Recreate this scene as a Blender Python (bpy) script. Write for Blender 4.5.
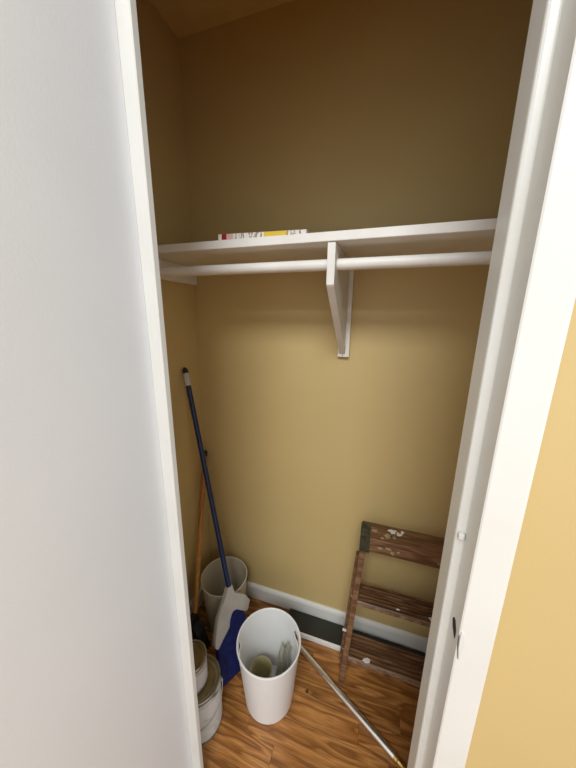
import bpy, bmesh, math, random
from mathutils import Vector, Matrix
random.seed(7)
for o in list(bpy.data.objects): bpy.data.objects.remove(o, do_unlink=True)
scene = bpy.context.scene
C = scene.collection
PI = math.pi
# ------------------------------------------------------------------ camera
yaw, pitch, roll = 0.3092, 0.2326, 0.0112
CAM = Vector((0.7854, -1.1013, 1.4571))
fwd = Vector((-math.sin(yaw)*math.cos(pitch), math.cos(yaw)*math.cos(pitch), -math.sin(pitch)))
rt = Vector((math.cos(yaw), math.sin(yaw), 0)); up = rt.cross(fwd)
r2 = rt*math.cos(roll)+up*math.sin(roll); u2 = up*math.cos(roll)-rt*math.sin(roll)
cd = bpy.data.cameras.new('camera'); cam = bpy.data.objects.new('camera', cd); C.objects.link(cam)
cam.matrix_world = Matrix(((r2.x,u2.x,-fwd.x,CAM.x),(r2.y,u2.y,-fwd.y,CAM.y),(r2.z,u2.z,-fwd.z,CAM.z),(0,0,0,1)))
cd.sensor_fit = 'VERTICAL'; cd.sensor_height = 36; cd.lens = 281.56/768*36; cd.clip_start = 0.01
scene.camera = cam
# ------------------------------------------------------------------ daylight, added fill, exposure
w = bpy.data.worlds.new('daylight'); scene.world = w; w.use_nodes = True
bg = w.node_tree.nodes['Background']; bg.inputs[0].default_value = (0.98, 0.97, 0.95, 1); bg.inputs[1].default_value = 0.92
def area(name, loc, target, sx, sy, power, col):
    d = bpy.data.lights.new(name, 'AREA'); d.shape = 'RECTANGLE'; d.size = sx; d.size_y = sy; d.energy = power; d.color = col
    o = bpy.data.objects.new(name, d); C.objects.link(o); o.location = loc
    o.rotation_euler = (Vector(target)-Vector(loc)).to_track_quat('-Z', 'Y').to_euler(); return o
# high daylight added as an area light behind the camera; its window is invented
area('high_daylight', (0.95, -4.3, 4.6), (0.65, -0.3, 1.2), 2.4, 1.2, 152, (0.92, 0.97, 1.0))
# added cool fill that brightens the door leaf; no side window is known
area('door_fill_light', (3.1, -1.35, 1.0), (0.34, -0.95, 0.9), 1.0, 1.2, 9, (0.80, 0.92, 1.0))
scene.view_settings.view_transform = 'Standard'; scene.view_settings.look = 'None'
scene.view_settings.exposure = 0.22; scene.view_settings.gamma = 1; scene.view_settings.use_curve_mapping = False
# ------------------------------------------------------------------ materials
def newmat(name, rough=0.5, metal=0.0, col=(.8,.8,.8)):
    m = bpy.data.materials.new(name); m.use_nodes = True
    b = m.node_tree.nodes['Principled BSDF']; b.inputs['Roughness'].default_value = rough; b.inputs['Metallic'].default_value = metal
    b.inputs['Base Color'].default_value = (*col, 1); return m, m.node_tree.nodes, m.node_tree.links, b
def ramp(N, stops, interp='LINEAR'):
    r = N.new('ShaderNodeValToRGB'); r.color_ramp.interpolation = interp; e = r.color_ramp.elements
    e[0].position, e[0].color = stops[0][0], (*stops[0][1], 1); e[1].position, e[1].color = stops[1][0], (*stops[1][1], 1)
    for p, c in stops[2:]:
        x = e.new(p); x.color = (*c, 1)
    return r
def mottled(name, c1, c2, scale=6, rough=0.5, bump=0.0, bscale=150, metal=0.0):
    m, N, L, b = newmat(name, rough, metal, c1)
    tc = N.new('ShaderNodeTexCoord'); n = N.new('ShaderNodeTexNoise'); n.inputs['Scale'].default_value = scale; n.inputs['Detail'].default_value = 5
    L.new(tc.outputs['Object'], n.inputs['Vector'])
    r = ramp(N, [(0.35, c1), (0.65, c2)]); L.new(n.outputs['Fac'], r.inputs[0]); L.new(r.outputs[0], b.inputs['Base Color'])
    if bump:
        n2 = N.new('ShaderNodeTexNoise'); n2.inputs['Scale'].default_value = bscale; n2.inputs['Detail'].default_value = 3
        L.new(tc.outputs['Object'], n2.inputs['Vector'])
        bp = N.new('ShaderNodeBump'); bp.inputs['Strength'].default_value = bump; bp.inputs['Distance'].default_value = 0.002
        L.new(n2.outputs['Fac'], bp.inputs['Height']); L.new(bp.outputs[0], b.inputs['Normal'])
    return m
def wood(name, dark, mid, light, freq, sx, sy, rough, knots=False):
    # contour lines of a stretched noise read as cathedral oak grain; each board its own offset
    m, N, L, b = newmat(name, rough)
    tc = N.new('ShaderNodeTexCoord'); oi = N.new('ShaderNodeObjectInfo')
    mp = N.new('ShaderNodeMapping'); mp.inputs['Scale'].default_value = (sx, sy, sy)
    L.new(tc.outputs['Object'], mp.inputs['Vector'])
    mu = N.new('ShaderNodeMath'); mu.operation = 'MULTIPLY'; mu.inputs[1].default_value = 53.0; L.new(oi.outputs['Random'], mu.inputs[0])
    ad = N.new('ShaderNodeVectorMath'); ad.operation = 'ADD'; L.new(mp.outputs[0], ad.inputs[0]); L.new(mu.outputs[0], ad.inputs[1])
    n = N.new('ShaderNodeTexNoise'); n.inputs['Scale'].default_value = 1; n.inputs['Detail'].default_value = 2.5; n.inputs['Roughness'].default_value = .45
    L.new(ad.outputs[0], n.inputs['Vector'])
    f = N.new('ShaderNodeMath'); f.operation = 'MULTIPLY'; f.inputs[1].default_value = freq; L.new(n.outputs['Fac'], f.inputs[0])
    s = N.new('ShaderNodeMath'); s.operation = 'FRACT'; L.new(f.outputs[0], s.inputs[0])
    r = ramp(N, [(0.0, dark), (0.40, mid), (0.72, light), (0.88, mid), (1.0, dark)]); L.new(s.outputs[0], r.inputs[0])
    # fine fibre
    mp2 = N.new('ShaderNodeMapping'); mp2.inputs['Scale'].default_value = (sx*6, sy*14, sy*14); L.new(tc.outputs['Object'], mp2.inputs['Vector'])
    n2 = N.new('ShaderNodeTexNoise'); n2.inputs['Scale'].default_value = 1; n2.inputs['Detail'].default_value = 3; L.new(mp2.outputs[0], n2.inputs['Vector'])
    r2_ = ramp(N, [(0.3, (.62,.62,.62)), (0.65, (1,1,1))]); L.new(n2.outputs['Fac'], r2_.inputs[0])
    mx = N.new('ShaderNodeMix'); mx.data_type = 'RGBA'; mx.blend_type = 'MULTIPLY'; mx.inputs[0].default_value = 1
    L.new(r.outputs[0], mx.inputs[6]); L.new(r2_.outputs[0], mx.inputs[7])
    # board to board tint
    hv = N.new('ShaderNodeHueSaturation'); mr = N.new('ShaderNodeMapRange'); mr.inputs[3].default_value = .82; mr.inputs[4].default_value = 1.12
    L.new(oi.outputs['Random'], mr.inputs[0]); L.new(mr.outputs[0], hv.inputs['Value']); L.new(mx.outputs[2], hv.inputs['Color'])
    L.new(hv.outputs[0], b.inputs['Base Color'])
    bp = N.new('ShaderNodeBump'); bp.inputs['Strength'].default_value = .15; bp.inputs['Distance'].default_value = .001
    L.new(n2.outputs['Fac'], bp.inputs['Height']); L.new(bp.outputs[0], b.inputs['Normal'])
    return m
M = {}
M['tan'] = mottled('tan_wall_paint', (.575,.430,.186), (.595,.445,.196), 3, .55, .12, 220)
M['tanceil'] = mottled('tan_ceiling_paint', (.62,.455,.19), (.68,.495,.21), 20, .8, .6, 160)
M['white'] = mottled('white_trim_paint', (.715,.712,.665), (.74,.737,.695), 9, .35, .05, 90)
M['shelfwhite'] = mottled('white_shelf_paint', (.78,.75,.70), (.84,.82,.77), 12, .45, .1, 120)
M['door'] = mottled('white_door_paint', (.74,.755,.77), (.76,.775,.79), 4, .42, .10, 260)
M['ceil'] = mottled('white_ceiling_paint', (.8,.8,.78), (.82,.82,.8), 8, .8, .3, 200)
M['floor'] = wood('oak_floor', (.25,.092,.020), (.44,.180,.045), (.60,.275,.080), 7, 2.4, 17, .33)
M['ladder'] = wood('stained_ladder_wood', (.130,.060,.026), (.215,.103,.047), (.31,.160,.078), 5, 3.0, 26, .45)
M['handle'] = wood('varnished_handle_wood', (.38,.15,.03), (.52,.22,.045), (.60,.28,.07), 4, 40, 3.0, .4)
M['binwhite'] = mottled('white_bin_plastic', (.83,.825,.81), (.86,.855,.84), 5, .38)
M['bincream'] = mottled('cream_bin_plastic', (.54,.49,.38), (.58,.53,.43), 5, .45)
M['blueh'] = mottled('blue_handle', (.005,.018,.075), (.008,.026,.105), 30, .3)
M['bluebr'] = mottled('blue_bristles', (.003,.007,.08), (.006,.016,.15), 60, .7, .6, 420)
M['greycap'] = mottled('pale_grey_plastic', (.50,.48,.44), (.56,.54,.50), 20, .45)
M['black'] = mottled('black_bristles', (.008,.008,.009), (.018,.018,.02), 70, .8, .6, 420)
M['blackp'] = mottled('black_plastic', (.01,.01,.012), (.016,.016,.018), 20, .4)
M['chrome'] = mottled('brushed_steel_tube', (.80,.79,.77), (.88,.87,.85), 40, .26, 0, 100, 1.0)
M['steel'] = mottled('galvanised_steel', (.34,.33,.28), (.46,.44,.38), 25, .4, .1, 90, .9)
M['lid'] = mottled('paint_can_lid', (.24,.20,.10), (.36,.31,.19), 16, .42, .05, 60, .75)
M['brass'] = mottled('brass', (.55,.36,.11), (.62,.42,.15), 30, .35, 0, 100, .9)
M['darkmetal'] = mottled('dark_steel_bracket', (.045,.045,.03), (.11,.11,.08), 45, .5, .1, 200, .6)
M['panel'] = mottled('dark_green_panel', (.016,.017,.011), (.024,.025,.018), 14, .55)
M['knot'] = mottled('dark_wood_knot', (.06,.018,.006), (.12,.04,.012), 300, .4)
M['worn'] = mottled('worn_pale_wood', (.15,.075,.036), (.34,.23,.14), 45, .6, .2, 120)
M['paint'] = mottled('dried_white_paint', (.72,.70,.64), (.80,.78,.72), 40, .5, .4, 200)
M['drip'] = mottled('dried_tan_paint', (.30,.25,.12), (.38,.32,.18), 40, .5, .4, 200)
M['rag'] = mottled('off_white_rag', (.62,.60,.50), (.72,.70,.60), 25, .9, .5, 400)
M['cup'] = mottled('stained_yellow_cup', (.42,.36,.18), (.56,.50,.30), 18, .5)
M['darkhole'] = mottled('raw_mortise', (.010,.009,.008), (.02,.018,.015), 60, .9)
def canlabel(name, c0, c1, c2, seedz):
    m, N, L, b = newmat(name, .5)
    tc = N.new('ShaderNodeTexCoord'); n = N.new('ShaderNodeTexNoise'); n.inputs['Scale'].default_value = 7; n.inputs['Detail'].default_value = 3; n.inputs['Distortion'].default_value = 1.5
    mp = N.new('ShaderNodeMapping'); mp.inputs['Location'].default_value = (seedz, 0, seedz); mp.inputs['Scale'].default_value = (1, 1, 2.2)
    L.new(tc.outputs['Object'], mp.inputs['Vector']); L.new(mp.outputs[0], n.inputs['Vector'])
    r = ramp(N, [(.30, c2), (.36, c1), (.48, c0), (.62, c0), (.66, c1)]); L.new(n.outputs['Fac'], r.inputs[0]); L.new(r.outputs[0], b.inputs['Base Color']); return m
M['biglabel'] = canlabel('paint_can_label', (.62,.62,.60), (.40,.42,.43), (.10,.13,.12), 3.1)
M['smalllabel'] = canlabel('small_can_label', (.60,.58,.58), (.42,.40,.43), (.30,.28,.34), 8.4)
def printmat():
    m, N, L, b = newmat('printed_magazine_spine', .4)
    tc = N.new('ShaderNodeTexCoord'); sp = N.new('ShaderNodeSeparateXYZ'); L.new(tc.outputs['Object'], sp.inputs[0])
    mr = N.new('ShaderNodeMapRange'); mr.inputs[1].default_value = -.138; mr.inputs[2].default_value = .138; L.new(sp.outputs[0], mr.inputs[0])
    wh, rd, ye, pk = (.80,.74,.66), (.32,.02,.03), (.74,.52,.05), (.72,.45,.40)
    base = ramp(N, [(0, wh), (.04, rd), (.10, pk), (.18, wh), (.54, ye), (.80, wh)], 'CONSTANT'); L.new(mr.outputs[0], base.inputs[0])
    n = N.new('ShaderNodeTexNoise'); n.inputs['Scale'].default_value = 1; n.inputs['Detail'].default_value = 2
    mp = N.new('ShaderNodeMapping'); mp.inputs['Scale'].default_value = (220, 3, 60); L.new(tc.outputs['Object'], mp.inputs['Vector']); L.new(mp.outputs[0], n.inputs['Vector'])
    tx = ramp(N, [(0, (1,1,1)), (.50, (.42,.36,.36))], 'CONSTANT'); L.new(n.outputs['Fac'], tx.inputs[0])
    msk = ramp(N, [(0, (0,0,0)), (.20, (1,1,1)), (.31, (0,0,0)), (.36, (1,1,1)), (.52, (0,0,0)), (.78, (1,1,1)), (.97, (0,0,0))], 'CONSTANT'); L.new(mr.outputs[0], msk.inputs[0])
    mx = N.new('ShaderNodeMix'); mx.data_type = 'RGBA'; mx.blend_type = 'MULTIPLY'
    L.new(msk.outputs[0], mx.inputs[0]); L.new(base.outputs[0], mx.inputs[6]); L.new(tx.outputs[0], mx.inputs[7]); L.new(mx.outputs[2], b.inputs['Base Color'])
    return m
M['print'] = printmat()
# ------------------------------------------------------------------ helpers
def obj(name, bm, m, parent=None, loc=None, smooth=False):
    me = bpy.data.meshes.new(name); bmesh.ops.recalc_face_normals(bm, faces=bm.faces); bm.to_mesh(me); bm.free()
    me.materials.append(M[m]); o = bpy.data.objects.new(name, me); C.objects.link(o)
    if smooth:
        for p in me.polygons: p.use_smooth = True
        me.set_sharp_from_angle(angle=math.radians(38))
    if parent: o.parent = parent
    if loc: o.location = loc
    return o
def tag(o, label=None, cat=None, kind=None, group=None):
    if label: o['label'] = label
    if cat: o['category'] = cat
    if kind: o['kind'] = kind
    if group: o['group'] = group
    return o
def thing(name, loc, label, cat=None, kind=None, group=None):
    o = bpy.data.objects.new(name, None); C.objects.link(o); o.location = loc; o.empty_display_size = .05
    return tag(o, label, cat, kind, group)
def box(bm, x0, x1, y0, y1, z0, z1, bev=0):
    v = [bm.verts.new(p) for p in ((x0,y0,z0),(x1,y0,z0),(x1,y1,z0),(x0,y1,z0),(x0,y0,z1),(x1,y0,z1),(x1,y1,z1),(x0,y1,z1))]
    fs = [bm.faces.new([v[i] for i in f]) for f in ((0,3,2,1),(4,5,6,7),(0,1,5,4),(1,2,6,5),(2,3,7,6),(3,0,4,7))]
    if bev:
        es = list({e for f in fs for e in f.edges}); bmesh.ops.bevel(bm, geom=es, offset=bev, segments=2, affect='EDGES', profile=.5)
    return bm
def B(*a, bev=0):
    return box(bmesh.new(), *a, bev=bev)
def prism(bm, pts, ax, a0, a1, bev=0):
    # pts 2-D polygon, extruded along axis ax ('x': pts are (y,z); 'y': (x,z); 'z': (x,y))
    f3 = {'x': lambda p, a: (a, p[0], p[1]), 'y': lambda p, a: (p[0], a, p[1]), 'z': lambda p, a: (p[0], p[1], a)}[ax]
    A = [bm.verts.new(f3(p, a0)) for p in pts]; D = [bm.verts.new(f3(p, a1)) for p in pts]; n = len(pts)
    fs = [bm.faces.new(A), bm.faces.new(D[::-1])] + [bm.faces.new((A[i], D[i], D[(i+1)%n], A[(i+1)%n])) for i in range(n)]
    if bev:
        es = list({e for f in fs for e in f.edges}); bmesh.ops.bevel(bm, geom=es, offset=bev, segments=2, affect='EDGES', profile=.5)
    return bm
def lathe(bm, prof, n=48, closed=False, c=(0,0)):
    # prof list of (r,z); r==0 ends are poles
    rings = []
    for r, z in prof:
        rings.append([bm.verts.new((c[0], c[1], z))] if r < 1e-6 else [bm.verts.new((c[0]+r*math.cos(2*PI*i/n), c[1]+r*math.sin(2*PI*i/n), z)) for i in range(n)])
    pr = list(zip(rings, rings[1:])) + ([(rings[-1], rings[0])] if closed else [])
    for a, b in pr:
        for i in range(n):
            j = (i+1) % n
            if len(a) == 1 and len(b) == 1: continue
            if len(a) == 1: bm.faces.new((a[0], b[i], b[j]))
            elif len(b) == 1: bm.faces.new((a[i], a[j], b[0]))
            else: bm.faces.new((a[i], a[j], b[j], b[i]))
    return bm
def tube(bm, pts, rad, n=12, caps=True):
    pts = [Vector(p) for p in pts]; rad = rad if isinstance(rad, (list, tuple)) else [rad]*len(pts)
    rings = []; t0 = (pts[1]-pts[0]).normalized(); a = t0.orthogonal().normalized()
    for i, p in enumerate(pts):
        t = (pts[min(i+1, len(pts)-1)]-pts[max(i-1, 0)]).normalized(); a = (a-t*a.dot(t)).normalized(); b = t.cross(a)
        rings.append([bm.verts.new(p+(a*math.cos(2*PI*k/n)+b*math.sin(2*PI*k/n))*rad[i]) for k in range(n)])
    for A, D in zip(rings, rings[1:]):
        for k in range(n): bm.faces.new((A[k], A[(k+1)%n], D[(k+1)%n], D[k]))
    if caps: bm.faces.new(rings[0][::-1]); bm.faces.new(rings[-1])
    return bm
def blob(bm, fx, cu, cv, ru, rv, seed, t=.0012):
    # flat irregular splash; fx(u,v,h) -> 3-D
    rnd = random.Random(seed); n = 14
    rad = [1+rnd.uniform(-.35, .35) for _ in range(n)]
    A = [bm.verts.new(fx(cu+ru*rad[i]*math.cos(2*PI*i/n), cv+rv*rad[i]*math.sin(2*PI*i/n), 0)) for i in range(n)]
    D = [bm.verts.new(fx(cu+.75*ru*rad[i]*math.cos(2*PI*i/n), cv+.75*rv*rad[i]*math.sin(2*PI*i/n), t)) for i in range(n)]
    bm.faces.new(D)
    for i in range(n): bm.faces.new((A[i], A[(i+1)%n], D[(i+1)%n], D[i]))
    bm.faces.new(A[::-1]); return bm
def struct(name, bm, m, label, parent=None):
    o = obj(name, bm, m, parent)
    return tag(o, label, None, 'structure') if not parent else o
# ------------------------------------------------------------------ room shell
W, H, YF, YR = 1.30, 2.44, -0.595, -0.682      # closet width, ceiling, closet and room face of the front wall
OL, OR, OT = 0.308, 0.942, 2.045              # opening between the jambs
struct('wall_back', B(-.1, W+.1, 0, .1, 0, H), 'tan', 'tan painted back wall of the closet')
struct('wall_left', B(-.1, 0, YF, 0, 0, H), 'tan', 'tan painted left side wall of the closet')
struct('wall_right', B(W, W+.1, YF, 0, 0, H), 'tan', 'tan painted right side wall of the closet behind the jamb')
bm = B(-1.6, OL-.018, YR, YF, 0, 3.4); box(bm, OR+.018, 3.0, YR, YF, 0, 3.4); box(bm, OL-.018, OR+.018, YR, YF, OT+.018, 3.4)
struct('wall_front', bm, 'tan', 'tan wall around the closet doorway')
struct('ceiling', B(-.1, W+.1, YF, .1, H, H+.05), 'tanceil', 'tan textured ceiling inside the closet')
# floor: a sub-floor and oak boards, each board its own piece
fl = struct('floor', B(-1.7, 3.1, -4.0, .1, -.06, -.013), 'floor', 'oak plank floor with bold cathedral grain')
PW, SEAM = .0815, -.558
cache = {}
def plank(x0, x1, yc, zj):
    Lk = round(x1-x0, 3)
    if Lk not in cache:
        b_ = box(bmesh.new(), -Lk/2+.0002, Lk/2-.0002, -PW/2+.0002, PW/2-.0002, -.013, 0)
        bmesh.ops.bevel(b_, geom=[e for e in b_.edges if all(v.co.z > -.001 for v in e.verts)], offset=.0006, segments=1, affect='EDGES')
        o = obj('plank', b_, 'floor', fl); cache[Lk] = o
    else:
        o = cache[Lk].copy(); C.objects.link(o)
    o.location = ((x0+x1)/2, yc, zj); return o
for k in range(-13, 7):
    y0 = SEAM+PW*k; yc = y0+PW/2
    if yc+PW/2 > .06: continue
    inside = y0 > YF-.02
    lo, hi = (0, W) if inside else (-1.2, 2.4)
    cuts = {1: [.44, .93], 2: [.827], 3: [.30, .973], 4: [.62], 5: [.22, .90], 0: [.55], 6: [.7]}.get(k, None)
    if cuts is None:
        cuts = []; x = lo+round(random.uniform(.3, .9), 2)
        while x < hi-.2: cuts.append(x); x += random.choice((.6, .75, .9))
    xs = [lo]+cuts+[hi]
    for a, c in zip(xs, xs[1:]): plank(a, c, yc, 0)
kn = bmesh.new(); blob(kn, lambda u, v, h: (u, v, .0001+h), .623, -.298, .0080, .0060, 3, .0003)
obj('knot', kn, 'knot', fl)
# baseboards
def baseboard(name, axis, a0, a1, at, s, label):
    prof = [(0, 0), (s*.013, 0), (s*.013, .066), (s*.010, .076), (s*.005, .083), (0, .083)]
    prof = [(at+p, z) for p, z in prof]
    struct(name, prism(bmesh.new(), prof, axis, a0, a1), 'white', label)
baseboard('baseboard_back', 'x', 0, W, 0, -1, 'white baseboard along the closet back wall')
baseboard('baseboard_left', 'y', YF, -.013, 0, 1, 'white baseboard along the closet left wall')
baseboard('baseboard_right', 'y', YF, -.013, W, -1, 'white baseboard along the closet right wall')
baseboard('baseboard_front', 'x', OR+.049, 2.4, YR, -1, 'white baseboard along the tan wall right of the doorway')
# ------------------------------------------------------------------ door frame
def casing(x_in, s, z1):
    # moulded casing profile in (x,y), extruded up z
    p = [(0, YR), (0, YR-.0105), (.002, YR-.012), (.043, YR-.0125), (.0465, YR-.0115), (.048, YR-.009), (.048, YR)]
    return prism(bmesh.new(), [(x_in+s*a, b) for a, b in p], 'z', 0, z1)
t = thing('trim_1', (0,0,0), 'white right door jamb with stop, casing and strike hole', None, 'structure')
obj('jamb', B(OR, OR+.018, YR, YF+.002, 0, OT), 'white', t)
obj('door_stop', prism(bmesh.new(), [(OR, YF+.001), (OR-.0125, YF+.001), (OR-.0125, -.640), (OR-.0115, -.6425), (OR-.009, -.644), (OR-.0015, -.6455), (OR, -.647)], 'z', 0, OT), 'white', t)
obj('casing', casing(OR, 1, OT+.05), 'white', t)
obj('inner_casing', B(OR+.004, OR+.055, YF, YF+.012, 0, OT, bev=.002), 'white', t)
# painted-over bumper on the stop
obj('bumper', B(OR-.0105, OR-.001, -.6535, -.6445, 1.112, 1.124, bev=.0028), 'white', t)
# torn strike mortise and the paint chip hanging beside it
hole = [(-.660, .966), (-.6655, .974), (-.671, .975), (-.676, .970), (-.6805, .966), (-.6818, .960), (-.6818, .950), (-.678, .950), (-.672, .953), (-.666, .956)]
obj('strike_mortise', prism(bmesh.new(), hole, 'x', OR-.0008, OR+.004), 'darkhole', t)
gap = [(OR+.0001, .974), (OR+.0006, .973), (OR+.0009, .962), (OR+.0018, .948), (OR+.0034, .934), (OR+.0040, .926), (OR+.0032, .930), (OR+.0012, .946), (OR+.0002, .956)]
obj('split_gap', prism(bmesh.new(), gap, 'y', YR-.0128, YR-.004), 'darkhole', t)
chip = [(OR+.0022, .982), (OR+.0052, .979), (OR+.0074, .968), (OR+.0076, .952), (OR+.0064, .936), (OR+.0050, .927), (OR+.0040, .938), (OR+.0022, .953), (OR+.0018, .970)]
cb = prism(bmesh.new(), chip, 'y', YR-.0142, YR-.0120); bmesh.ops.triangulate(cb, faces=list(cb.faces))
for v in cb.verts: v.co.y -= .25*max(0, v.co.x-OR-.003)
obj('paint_chip', cb, 'white', t)
t = thing('trim_2', (0,0,0), 'white left door jamb beside the open door', None, 'structure')
obj('jamb', B(OL-.018, OL, YR-.002, YF+.002, 0, OT, bev=.0008), 'white', t)
obj('door_stop', prism(bmesh.new(), [(OL, -.620), (.3655, -.620), (.3668, -.6215), (.3668, -.634), (.3650, -.636), (OL, -.636)], 'z', 0, OT), 'white', t)
obj('casing', casing(OL, -1, OT+.05), 'white', t)
t = thing('trim_3', (0,0,OT), 'white head jamb and casing over the doorway', None, 'structure')
obj('jamb', B(OL-.018, OR+.018, YR-.002, YF+.002, 0, .018), 'white', t)
obj('door_stop', B(OL, OR, -.636, -.620, -.0125, 0), 'white', t)
obj('casing', B(OL-.052, OR+.052, YR-.0155, YR, .002, .055, bev=.002), 'white', t)
# the door, swung open about ninety degrees towards the room
DX, DY, DT, DW = .338, -.6361, .028, .60
d = thing('door_1', (DX-DT, DY, .012), 'smooth white slab door swung open on the left', None, 'structure')
obj('door_panel', B(0, DT, -DW, 0, 0, 2.02, bev=.0012), 'door', d)
for hz in (.22, 1.02, 1.80):
    hb = lathe(bmesh.new(), [(0, hz-.045), (.006, hz-.045), (.006, hz+.045), (0, hz+.045)], 12, c=(-.008, -.070)); box(hb, -.008, 0, -.072, -.068, hz-.045, hz+.045)
    obj('hinge', hb, 'brass', d, smooth=True)
kb = bmesh.new()
for s in (1, -1):
    n0 = len(kb.verts); lathe(kb, [(.026, 0), (.026, .004), (.011, .008), (.010, .026), (.020, .034), (.026, .046), (.022, .058), (.010, .063), (0, .064)], 24)
    kb.verts.ensure_lookup_table()
    for v in kb.verts[n0:]:
        x, y, z = v.co; v.co = (s*z+(DT if s > 0 else 0), y-DW+.06, x+.94)
obj('door_knob', kb, 'brass', d, smooth=True)
# ------------------------------------------------------------------ shelf, cleats, rod, bracket
SZ, SY = 1.679, -.293
s = thing('closet_shelf', (0,0,SZ), 'long white painted shelf board across the closet under the magazine', 'shelf')
obj('shelf_board', B(.0005, W-.0005, SY, -.0005, -.024, 0, bev=.002), 'shelfwhite', s)
obj('side_cleat', B(.0005, .019, SY+.012, -.0005, -.092, -.0245, bev=.002), 'shelfwhite', s)
obj('side_cleat', B(W-.019, W-.0005, SY+.012, -.0005, -.092, -.0245, bev=.002), 'shelfwhite', s)
RY, RZ, RR = -.25, 1.603, .0155
r = thing('hanging_rod', (0, RY, RZ), 'round white painted hanging rod just below the shelf', 'rod')
obj('rod', tube(bmesh.new(), [(.0195, 0, 0), (W-.0195, 0, 0)], RR, 24), 'shelfwhite', r, smooth=True)
for x0, x1 in ((.0195, .026), (W-.026, W-.0195)):
    obj('rod_socket', lathe(bmesh.new(), [(RR+.001, 0), (RR+.007, 0), (RR+.007, x1-x0), (RR+.001, x1-x0)], 24, closed=True), 'shelfwhite', r, smooth=True)
for o in [c for c in r.children if c.name.startswith('rod_socket')]:
    o.rotation_euler = (0, PI/2, 0)
o_ = [c for c in r.children if c.name.startswith('rod_socket')]; o_[0].location = (.0195, 0, 0); o_[1].location = (W-.026, 0, 0)
b = thing('shelf_bracket', (.644, 0, SZ-.025), 'white wooden triangular bracket holding up shelf and rod', 'bracket')
yR, zR = RY, RZ-(SZ-.025); K = 20
# gusset with a round hole for the rod: outline split into two halves around the hole
outer = [(-.019, -.0005), (-.2885, -.0005), (-.2885, -.108), (-.283, -.114), (-.021, -.330), (-.019, -.330)]
gb = bmesh.new(); th = .0105
hole = [(yR+.0165*math.cos(2*PI*i/K), zR+.0165*math.sin(2*PI*i/K)) for i in range(K)]
def ringface(x):
    o_ = [gb.verts.new((x, p[0], p[1])) for p in outer]; h_ = [gb.verts.new((x, p[0], p[1])) for p in hole]
    es = [gb.edges.new((o_[i], o_[(i+1) % len(o_)])) for i in range(len(o_))]+[gb.edges.new((h_[i], h_[(i+1) % K])) for i in range(K)]
    bmesh.ops.triangle_fill(gb, use_beauty=True, edges=es); return o_, h_
o1, h1 = ringface(-th); o2, h2 = ringface(th)
for A, D in ((o1, o2), (h1, h2)):
    for i in range(len(A)): gb.faces.new((A[i], A[(i+1) % len(A)], D[(i+1) % len(A)], D[i]))
for v in gb.verts: v.co.x += .012*(1+v.co.y/.2885)
obj('gusset', gb, 'shelfwhite', b)
obj('wall_batten', B(-.006, .036, -.0185, -.0005, -.342, -.0005, bev=.0015), 'shelfwhite', b)
obj('screw', tube(bmesh.new(), [(.012, -.018, -.336), (.012, -.0197, -.336)], .003, 10), 'steel', b)
# ------------------------------------------------------------------ magazine on the shelf
m = thing('magazine', (.436, -.208, SZ+.0003), 'thin magazine with red and yellow printed spine lying on the shelf', 'magazine')
obj('cover', B(-.138, .138, -.075, -.0745, 0, .018), 'print', m)
obj('back_cover', B(-.138, .138, -.0745, .11, 0, .0006), 'print', m)
obj('front_cover', B(-.138, .138, -.0745, .11, .0174, .018), 'print', m)
obj('pages', B(-.1365, .1365, -.0742, .108, .0008, .0172), 'paint', m)
for c_ in m.children:
    for v in c_.data.vertices: v.co.z *= .84*(1-.26*v.co.x/.138)
m.rotation_euler = (0, 0, -.02)
# ------------------------------------------------------------------ dark flat panel along the baseboard
p = thing('dark_panel', (.80, -.066, 0), 'dark flat panel with pale front edge lying along the baseboard', 'panel')
obj('board', B(-.335, .42, -.043, .048, .001, .019, bev=.0015), 'panel', p)
obj('edge_strip', B(-.335, .42, -.0525, -.0432, .0005, .0215, bev=.0015), 'binwhite', p)
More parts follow.
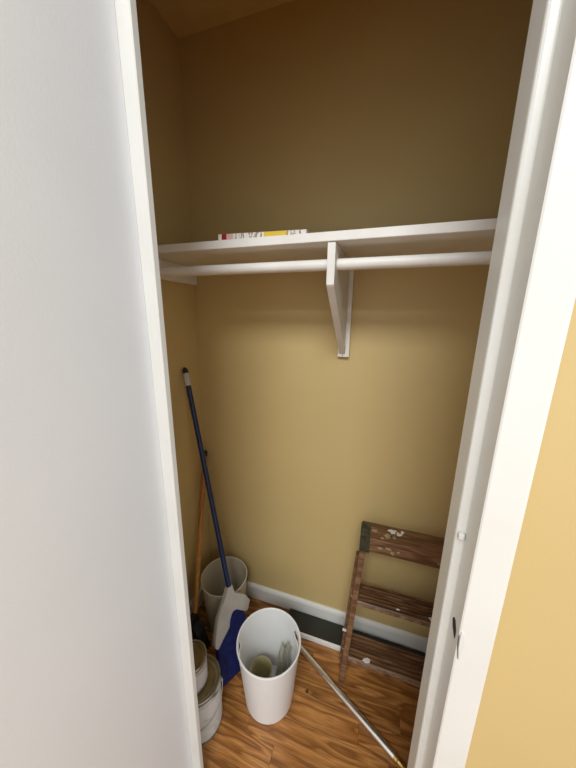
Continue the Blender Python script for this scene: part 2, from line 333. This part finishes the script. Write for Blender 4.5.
# ------------------------------------------------------------------ waste bins
def bin_(name, loc, rb, rtop, h, mat, label, slots, rot=0, th=.003):
    t = thing(name, (*loc, 0.0), label, 'bin'); t.rotation_euler = (0, 0, rot)
    n = 72; zs = [0.004, .012, .06, .12, .18, h-.055, h-.049, h-.033, h-.027, h-.006]
    bm = bmesh.new(); R = lambda z: rb+(rtop-rb)*z/h
    def isslot(i, k):
        a = (i+.5)/n*360
        dd = min(abs((a-c+180) % 360-180) for c in slots) if slots else 999
        return zs[k] >= h-.0495 and zs[k+1] <= h-.0325 and dd < 20 or (abs(zs[k]-(h-.055)) < 1e-6 or abs(zs[k]-(h-.033)) < 1e-6) and dd < 17.5
    O = [[bm.verts.new((R(z)*math.cos(2*PI*i/n), R(z)*math.sin(2*PI*i/n), z)) for i in range(n)] for z in zs]
    I = [[bm.verts.new(((R(z)-th)*math.cos(2*PI*i/n), (R(z)-th)*math.sin(2*PI*i/n), z)) for i in range(n)] for z in zs]
    def cell(i, k): return 0 <= k < len(zs)-1 and not isslot(i % n, k)
    for k in range(len(zs)-1):
        for i in range(n):
            j = (i+1) % n
            if cell(i, k):
                bm.faces.new((O[k][i], O[k][j], O[k+1][j], O[k+1][i])); bm.faces.new((I[k][j], I[k][i], I[k+1][i], I[k+1][j]))
                if k+1 < len(zs)-1 and not cell(i, k+1): bm.faces.new((O[k+1][i], O[k+1][j], I[k+1][j], I[k+1][i]))
                if k > 0 and not cell(i, k-1): bm.faces.new((O[k][j], O[k][i], I[k][i], I[k][j]))
                if not cell(i+1, k): bm.faces.new((O[k][j], O[k+1][j], I[k+1][j], I[k][j]))
                if not cell(i-1, k): bm.faces.new((O[k+1][i], O[k][i], I[k][i], I[k+1][i]))
    # foot edge, bottom plates
    cB = bm.verts.new((0, 0, 0)); F = [bm.verts.new((( R(0)-.004)*math.cos(2*PI*i/n), (R(0)-.004)*math.sin(2*PI*i/n), 0)) for i in range(n)]
    cT = bm.verts.new((0, 0, zs[1]-.004))
    for i in range(n):
        j = (i+1) % n
        bm.faces.new((F[i], F[j], O[0][j], O[0][i])); bm.faces.new((F[j], F[i], cB)); bm.faces.new((I[0][i], I[0][j], cT))
        bm.faces.new((O[-1][i], O[-1][j], I[-1][j], I[-1][i]))
    obj('body', bm, mat, t, smooth=True)
    rm = [(R(h-.008)-th-.0003, h-.008), (R(h-.008)+.0025, h-.008), (R(h)+.0032, h-.004), (R(h)+.002, h-.0005), (R(h)-.001, h), (R(h)-th-.0003, h-.002)]
    obj('rim', lathe(bmesh.new(), rm, n, closed=True), mat, t, smooth=True)
    return t
bin_('waste_bin', (.481, -.349), .093, .118, .277, 'binwhite', 'white round waste bin with slot handles holding a rag and cup', (28, 208))
bin_('waste_bin', (.176, -.152), .088, .1055, .266, 'bincream', 'cream waste bin in the back corner behind the blue broom', ())
# cup inside the front bin
c = thing('plastic_cup', (.449, -.353, .0085), 'small yellowed plastic cup inside the white waste bin', 'cup')
obj('cup_wall', lathe(bmesh.new(), [(0, 0), (.032, 0), (.034, .004), (.0425, .108), (.0440, .110), (.0425, .112), (.0405, .109), (.032, .008), (0, .008)], 40), 'cup', c, smooth=True)
# rag: a bunched cloth hanging in folds against the bin wall
def rag(loc):
    rnd = random.Random(4); bm = bmesh.new(); nu, nv = 40, 26; g = []
    for j in range(nv):
        v = j/(nv-1); row = []
        z = .008+.168*v; wd = .052+.008*math.sin(v*5)
        for i in range(nu):
            u = i/(nu-1)-.5
            fold = math.sin(u*14+2.0*v)*.0075+math.sin(u*29+4*v)*.0022+.020*v
            row.append(bm.verts.new((u*wd+.006*math.sin(6*v)+.026*v, fold+.010*(1-v)*math.cos(u*3), z+.012*math.sin(u*9+1)*(v**2)-.008*abs(u)*v)))
        g.append(row)
    for j in range(nv-1):
        for i in range(nu-1): bm.faces.new((g[j][i], g[j][i+1], g[j+1][i+1], g[j+1][i]))
    bmesh.ops.solidify(bm, geom=list(bm.faces), thickness=.003)
    t = thing('cleaning_rag', loc, 'crumpled off-white rag standing in folds inside the white waste bin', 'rag')
    obj('cloth', bm, 'rag', t, smooth=True)
    hb = bmesh.new(); bmesh.ops.create_icosphere(hb, subdivisions=3, radius=1)
    for v in hb.verts:
        q = v.co; k = 1+.16*math.sin(q.x*5+q.y*3)+.12*math.sin(q.y*7+q.z*4)
        v.co = Vector((q.x*.024*k+.004, q.y*.020*k-.024, max(0, .022+q.z*.026*k)))
    obj('bunched_end', hb, 'rag', t, smooth=True)
    return t
rg = rag((.513, -.308, .0085)); rg.rotation_euler = (0, 0, .12)
# ------------------------------------------------------------------ paint cans
def can(loc, r, h, lab, label, hasear=True):
    t = thing('paint_can', loc, label, 'paint can')
    obj('body', lathe(bmesh.new(), [(0, .002), (r-.004, .002), (r-.004, 0), (r, 0), (r+.0006, .003), (r-.001, .007), (r-.001, h-.010), (r+.0004, h-.006), (r+.0008, h-.002), (r-.0005, h), (r-.004, h-.0005), (r-.005, h-.006), (r-.009, h-.006), (0, h-.012)], 56), 'steel', t, smooth=True)
    obj('paper_label', lathe(bmesh.new(), [(r-.0009, .012), (r-.0002, .012), (r-.0002, h-.014), (r-.0009, h-.014)], 56, closed=True), lab, t, smooth=True)
    ld = lathe(bmesh.new(), [(0, h-.0065), (r*.70, h-.0065), (r*.73, h-.0045), (r*.77, h-.0045), (r*.80, h-.0095), (r*.86, h-.0095), (r*.875, h-.0005), (r*.925, h-.0005), (r*.935, h-.006)], 56)
    obj('lid', ld, 'lid', t, smooth=True)
    if hasear:
        for a in (.6, .6+PI):
            e = bmesh.new(); tube(e, [((r-.002)*math.cos(a), (r-.002)*math.sin(a), h*.8), ((r+.005)*math.cos(a), (r+.005)*math.sin(a), h*.8)], [.011, .006], 14); obj('ear', e, 'steel', t, smooth=True)
        pts = [((r+.004)*math.cos(.6+PI*k/18), (r+.004)*math.sin(.6+PI*k/18), h*.8-.07*math.sin(PI*k/18)) for k in range(19)]
        pts = [(x*1.02, y*1.02, z) for x, y, z in pts]
        hd = obj('bail_handle', tube(bmesh.new(), pts, .0014, 8), 'steel', t, smooth=True)
        hd.rotation_euler = (0, 0, PI)
        hd.location = (0, 0, 0)
    return t
can((.268, -.494, 0), .076, .200, 'biglabel', 'large paint can on the floor beside the door jamb')
can((.250, -.503, .2002), .053, .108, 'smalllabel', 'small paint can stacked on top of the large paint can', False)
# ------------------------------------------------------------------ blue angled broom leaning on the left wall
N0 = Vector((.259, -.25, .326)); T0 = Vector((.014, -.118, 1.234)); dv = (N0-T0).normalized(); lv = Vector((.5, .866, 0))
nv_ = dv.cross(lv).normalized()
br = thing('angled_broom', (.33, -.33, 0), 'blue-handled angled broom with grey cap and blue bristles leaning on wall', 'broom')
off = Vector(br.location)
def fanpt(a, b, n): return N0+dv*a+lv*b+nv_*n-off
L0 = (N0-T0).length
obj('handle', tube(bmesh.new(), [T0+dv*.052-off, N0+dv*.004-off], .0108, 16), 'blueh', br, smooth=True)
obj('handle_grip', tube(bmesh.new(), [T0+dv*q-off for q in (.008, .016, .040, .066)], [.0100, .0135, .0135, .0118], 16), 'greycap', br, smooth=True)
obj('hang_cap', tube(bmesh.new(), [T0+dv*q-off for q in (-.012, -.006, .004, .020)], [.004, .0095, .0120, .0120], 16), 'blackp', br, smooth=True)
def fan(pts, name, mat, bev):
    bm = bmesh.new()
    fr = lambda a: .013*(1-min(1, max(0, a)/.06)); bk = lambda a: -.012-.018*min(1, max(0, a)/.12)
    A = [bm.verts.new(fanpt(a, b, bk(a))) for a, b in pts]; D = [bm.verts.new(fanpt(a, b, fr(a))) for a, b in pts]; n = len(pts)
    fs = [bm.faces.new(A), bm.faces.new(D[::-1])]+[bm.faces.new((A[i], D[i], D[(i+1) % n], A[(i+1) % n])) for i in range(n)]
    if bev: bmesh.ops.bevel(bm, geom=list(bm.edges), offset=bev, segments=2, affect='EDGES', profile=.5, clamp_overlap=True)
    bmesh.ops.triangulate(bm, faces=[f for f in bm.faces if len(f.verts) > 4])
    return obj(name, bm, mat, br, smooth=True)
cap = [(-.01, -.014), (-.01, .014), (.030, .014), (.050, .040), (.070, .066), (.108, .084), (.140, .066), (.142, .052), (.118, .036), (.100, .016), (.096, 0), (.104, -.013), (.125, -.023), (.155, -.033), (.185, -.043), (.200, -.062), (.203, -.091), (.194, -.102), (.183, -.105), (.155, -.096), (.099, -.076), (.044, -.044), (.016, -.020)]
fan(cap, 'broom_cap', 'greycap', .0035)
# bristles: rows of tapering tufts filling the fan down to the floor
bs = bmesh.new(); rnd = random.Random(11)
topa = lambda b: (.11 if b > -.01 else .11+(-.01-b)*.95)
for i in range(46):
    b0 = -.096+.142*i/45
    for j in range(5):
        n0 = -.026+.0055*j
        spread = 1.10
        aend = .352+rnd.uniform(-.004, .001)
        P0 = fanpt(topa(b0)-.03, b0*.94, n0); P1 = fanpt(aend+.02, b0*spread+rnd.uniform(-.002, .002), -.016+(n0+.016)*1.7)
        if P1.z < .001: P1 = P0+(P1-P0)*((P0.z-.001)/(P0.z-P1.z))
        tube(bs, [P0, P1], [.0030, .0034], 5)
tag(obj('bristles', bs, 'bluebr', br, smooth=True), None, None, 'stuff')
# ------------------------------------------------------------------ wooden-handled broom with black head in the corner
HT, HB = Vector((.017, -.018, .815)), Vector((.088, -.268, .140))
wb = thing('upright_broom', (.090, -.288, 0), 'wooden-handled broom with black bristles in the back left corner', 'broom')
off2 = Vector(wb.location); d2 = (HB-HT).normalized()
obj('handle', tube(bmesh.new(), [HT-off2+d2*.02, HB-off2], .0115, 16), 'handle', wb, smooth=True)
obj('handle_tip', tube(bmesh.new(), [HT-off2-d2*.002, HT-off2+d2*.004, HT-off2+d2*.024], [.006, .0118, .0122], 16), 'blackp', wb, smooth=True)
hd = bmesh.new(); pr = [(-.060, .085), (-.056, .104), (-.018, .124), (-.016, .150), (.016, .150), (.018, .124), (.056, .104), (.060, .085)]
prism(hd, pr, 'y', -.020, .020, bev=.003)
o = obj('broom_head', hd, 'blackp', wb, smooth=True); o.rotation_euler = (0, 0, -.30)
bs = bmesh.new()
for i in range(28):
    u = -.057+.114*i/27
    for j in range(5):
        v = -.016+.008*j
        tube(bs, [(u, v, .095), (u*1.22+rnd.uniform(-.003, .003), v*1.7+rnd.uniform(-.003, .003), .0015)], [.0030, .0034], 5)
o = tag(obj('bristles', bs, 'black', wb, smooth=True), None, None, 'stuff'); o.rotation_euler = (0, 0, -.30)
# ------------------------------------------------------------------ steel pole lying on the floor
P0, P1 = Vector((.497, -.134, .0115)), Vector((.949, -.3795, .0115)); pd = (P1-P0).normalized()
sp = thing('steel_pole', (.72, -.26, 0), 'shiny steel pole with brass tip lying on the floor', 'pole'); o3 = Vector(sp.location)
obj('tube', tube(bmesh.new(), [P0-o3, P1-o3], .0110, 24), 'chrome', sp, smooth=True)
obj('tip', tube(bmesh.new(), [P1-o3+pd*q for q in (-.002, .010, .012, .034, .040)], [.0113, .0113, .0095, .0085, .005], 20), 'brass', sp, smooth=True)
obj('end_cap', tube(bmesh.new(), [P0-o3-pd*.006, P0-o3+pd*.01], .0114, 20), 'blackp', sp, smooth=True)
# ------------------------------------------------------------------ folded wooden stepladder
lx = .957
ld = thing('step_ladder', (lx, -.233, 0), 'brown wooden stepladder with paint splatters folded against the back wall', 'stepladder')
SL = .172                                   # lean: y grows with z
yl = lambda z: SL*z                         # front face of the rails, local y
hw = lambda z: .218-.072*z                  # outer half width
def rail(sgn, y_off, dep, z0, z1, t, extra, name, mat='ladder'):
    bm = bmesh.new(); vs = []
    for z in (z0, z1):
        xo = sgn*(hw(z)+extra); xi = xo-sgn*t; y0 = yl(z)+y_off
        vs.append([bm.verts.new(q) for q in ((xo, y0, z), (xi, y0, z), (xi, y0+dep, z), (xo, y0+dep, z))])
    A, D = vs; bm.faces.new(A); bm.faces.new(D[::-1])
    for i in range(4): bm.faces.new((A[i], A[(i+1) % 4], D[(i+1) % 4], D[i]))
    bmesh.ops.bevel(bm, geom=list(bm.edges), offset=.0018, segments=2, affect='EDGES')
    me_ = obj(name, bm, mat, ld)
    return me_
for sgn in (-1, 1):
    rail(sgn, .002, .055, .0015, .60, .021, 0, 'side_rail')
    rail(sgn, .060, .030, .0225, .50, .019, .010, 'rear_leg')
zt = .0225
# treads: grooved boards with a comb profile
def tread(z, dep, th=.020):
    w0 = hw(z)-.0212; y0 = yl(z)-.006; pts = [(y0, z-th), (y0+dep, z-th), (y0+dep, z)]
    n = 6; yy = y0+dep
    for k in range(n):
        c_ = y0+dep-(k+.75)*dep/(n+.6)
        pts += [(c_+.0036, z), (c_+.0030, z-.0085), (c_-.0030, z-.0085), (c_-.0036, z)]
    pts += [(y0+.003, z), (y0, z-.003)]
    st = obj('step', prism(bmesh.new(), pts, 'x', -w0, w0), 'ladder', ld)
    obj('worn_nosing', B(-w0+.001, w0-.001, y0-.0022, y0+.0008, z-th+.002, z-.0035, bev=.0008), 'worn', st)
    rod = tube(bmesh.new(), [(-hw(z)-.006, y0+dep*.45, z-th-.010), (hw(z)+.006, y0+dep*.45, z-th-.010)], .003, 10)
    obj('tie_rod', rod, 'steel', st, smooth=True)
    return st
tread(.132, .098); tread(.372, .090)
# wooden top: front apron, cap board, steel corner plates
ya = yl(.58)-.004; wt = hw(.60)+.003
obj('top_apron', B(-wt, wt, ya, ya+.020, .580, .6225, bev=.002), 'ladder', ld)
obj('top_board', B(-wt, wt, ya-.002, ya+.090, .6228, .6430, bev=.003), 'ladder', ld)
obj('rear_crossbar', B(-hw(.30)+.002, hw(.30)-.002, yl(.30)+.092, yl(.30)+.104, .285, .325, bev=.002), 'ladder', ld)
obj('rear_crossbar', B(-hw(.10)+.002, hw(.10)-.002, yl(.10)+.092, yl(.10)+.104, .080, .115, bev=.002), 'ladder', ld)
for sgn in (-1, 1):
    x1 = sgn*wt; bm = bmesh.new()
    a, c_ = sorted((x1+sgn*.0018, x1-sgn*.034)); box(bm, a, c_, ya-.0042, ya-.0022, .578, .6445)
    box(bm, a, c_, ya-.0042, ya+.075, .6432, .6448)
    a, c_ = sorted((x1+sgn*.0004, x1+sgn*.0022)); box(bm, a, c_, ya-.0042, ya+.075, .560, .6445)
    obj('corner_plate', bm, 'darkmetal', ld)
    # spreader stub and brace under the lowest step
    z = .108; xo = sgn*(hw(z)-.020)
    obj('step_brace', tube(bmesh.new(), [(xo, yl(z)+.030, z-.030), (xo-sgn*.055, yl(z)+.025, z+.002)], .0045, 8), 'steel', ld)
    obj('bolt', tube(bmesh.new(), [(sgn*(hw(.20)), yl(.20)+.030, .20), (sgn*(hw(.20)+.016), yl(.20)+.030, .20)], .0055, 10), 'greycap', ld)
ftop = lambda u, v, h: (u, v, .6433+h)
ffr = lambda u, v, h: (u, ya-.0001-h, v)
k = 0
for (u, v, ru, rv, mt_) in ((-.062, .060, .016, .012, 'paint'), (-.038, .052, .009, .010, 'paint'), (-.082, .030, .013, .012, 'drip'), (-.055, .028, .006, .010, 'drip'), (-.025, .066, .006, .008, 'paint'), (-.128, .045, .010, .008, 'drip'), (-.10, .012, .008, .006, 'drip')):
    k += 1; obj('paint_splash', blob(bmesh.new(), ftop, u, ya+v, ru, rv, k), mt_, ld)
for (u, v, ru, rv, mt_) in ((-.105, .606, .009, .006, 'drip'), (-.075, .612, .011, .006, 'drip'), (-.060, .596, .007, .007, 'drip'), (-.040, .606, .005, .005, 'drip'), (.10, .600, .008, .004, 'drip')):
    k += 1; obj('paint_splash', blob(bmesh.new(), ffr, u, v, ru, rv, k), mt_, ld)
for (u, y_, z_, ru, rv) in ((-.118, yl(.132)+.005, .1322, .016, .010), (.098, yl(.372)+.012, .3722, .011, .009), (-.02, yl(.372)+.010, .3722, .006, .004)):
    k += 1; obj('paint_splash', blob(bmesh.new(), (lambda zz: (lambda a, b_, h: (a, b_, zz+h)))(z_), u, y_, ru, rv, k), 'paint', ld)
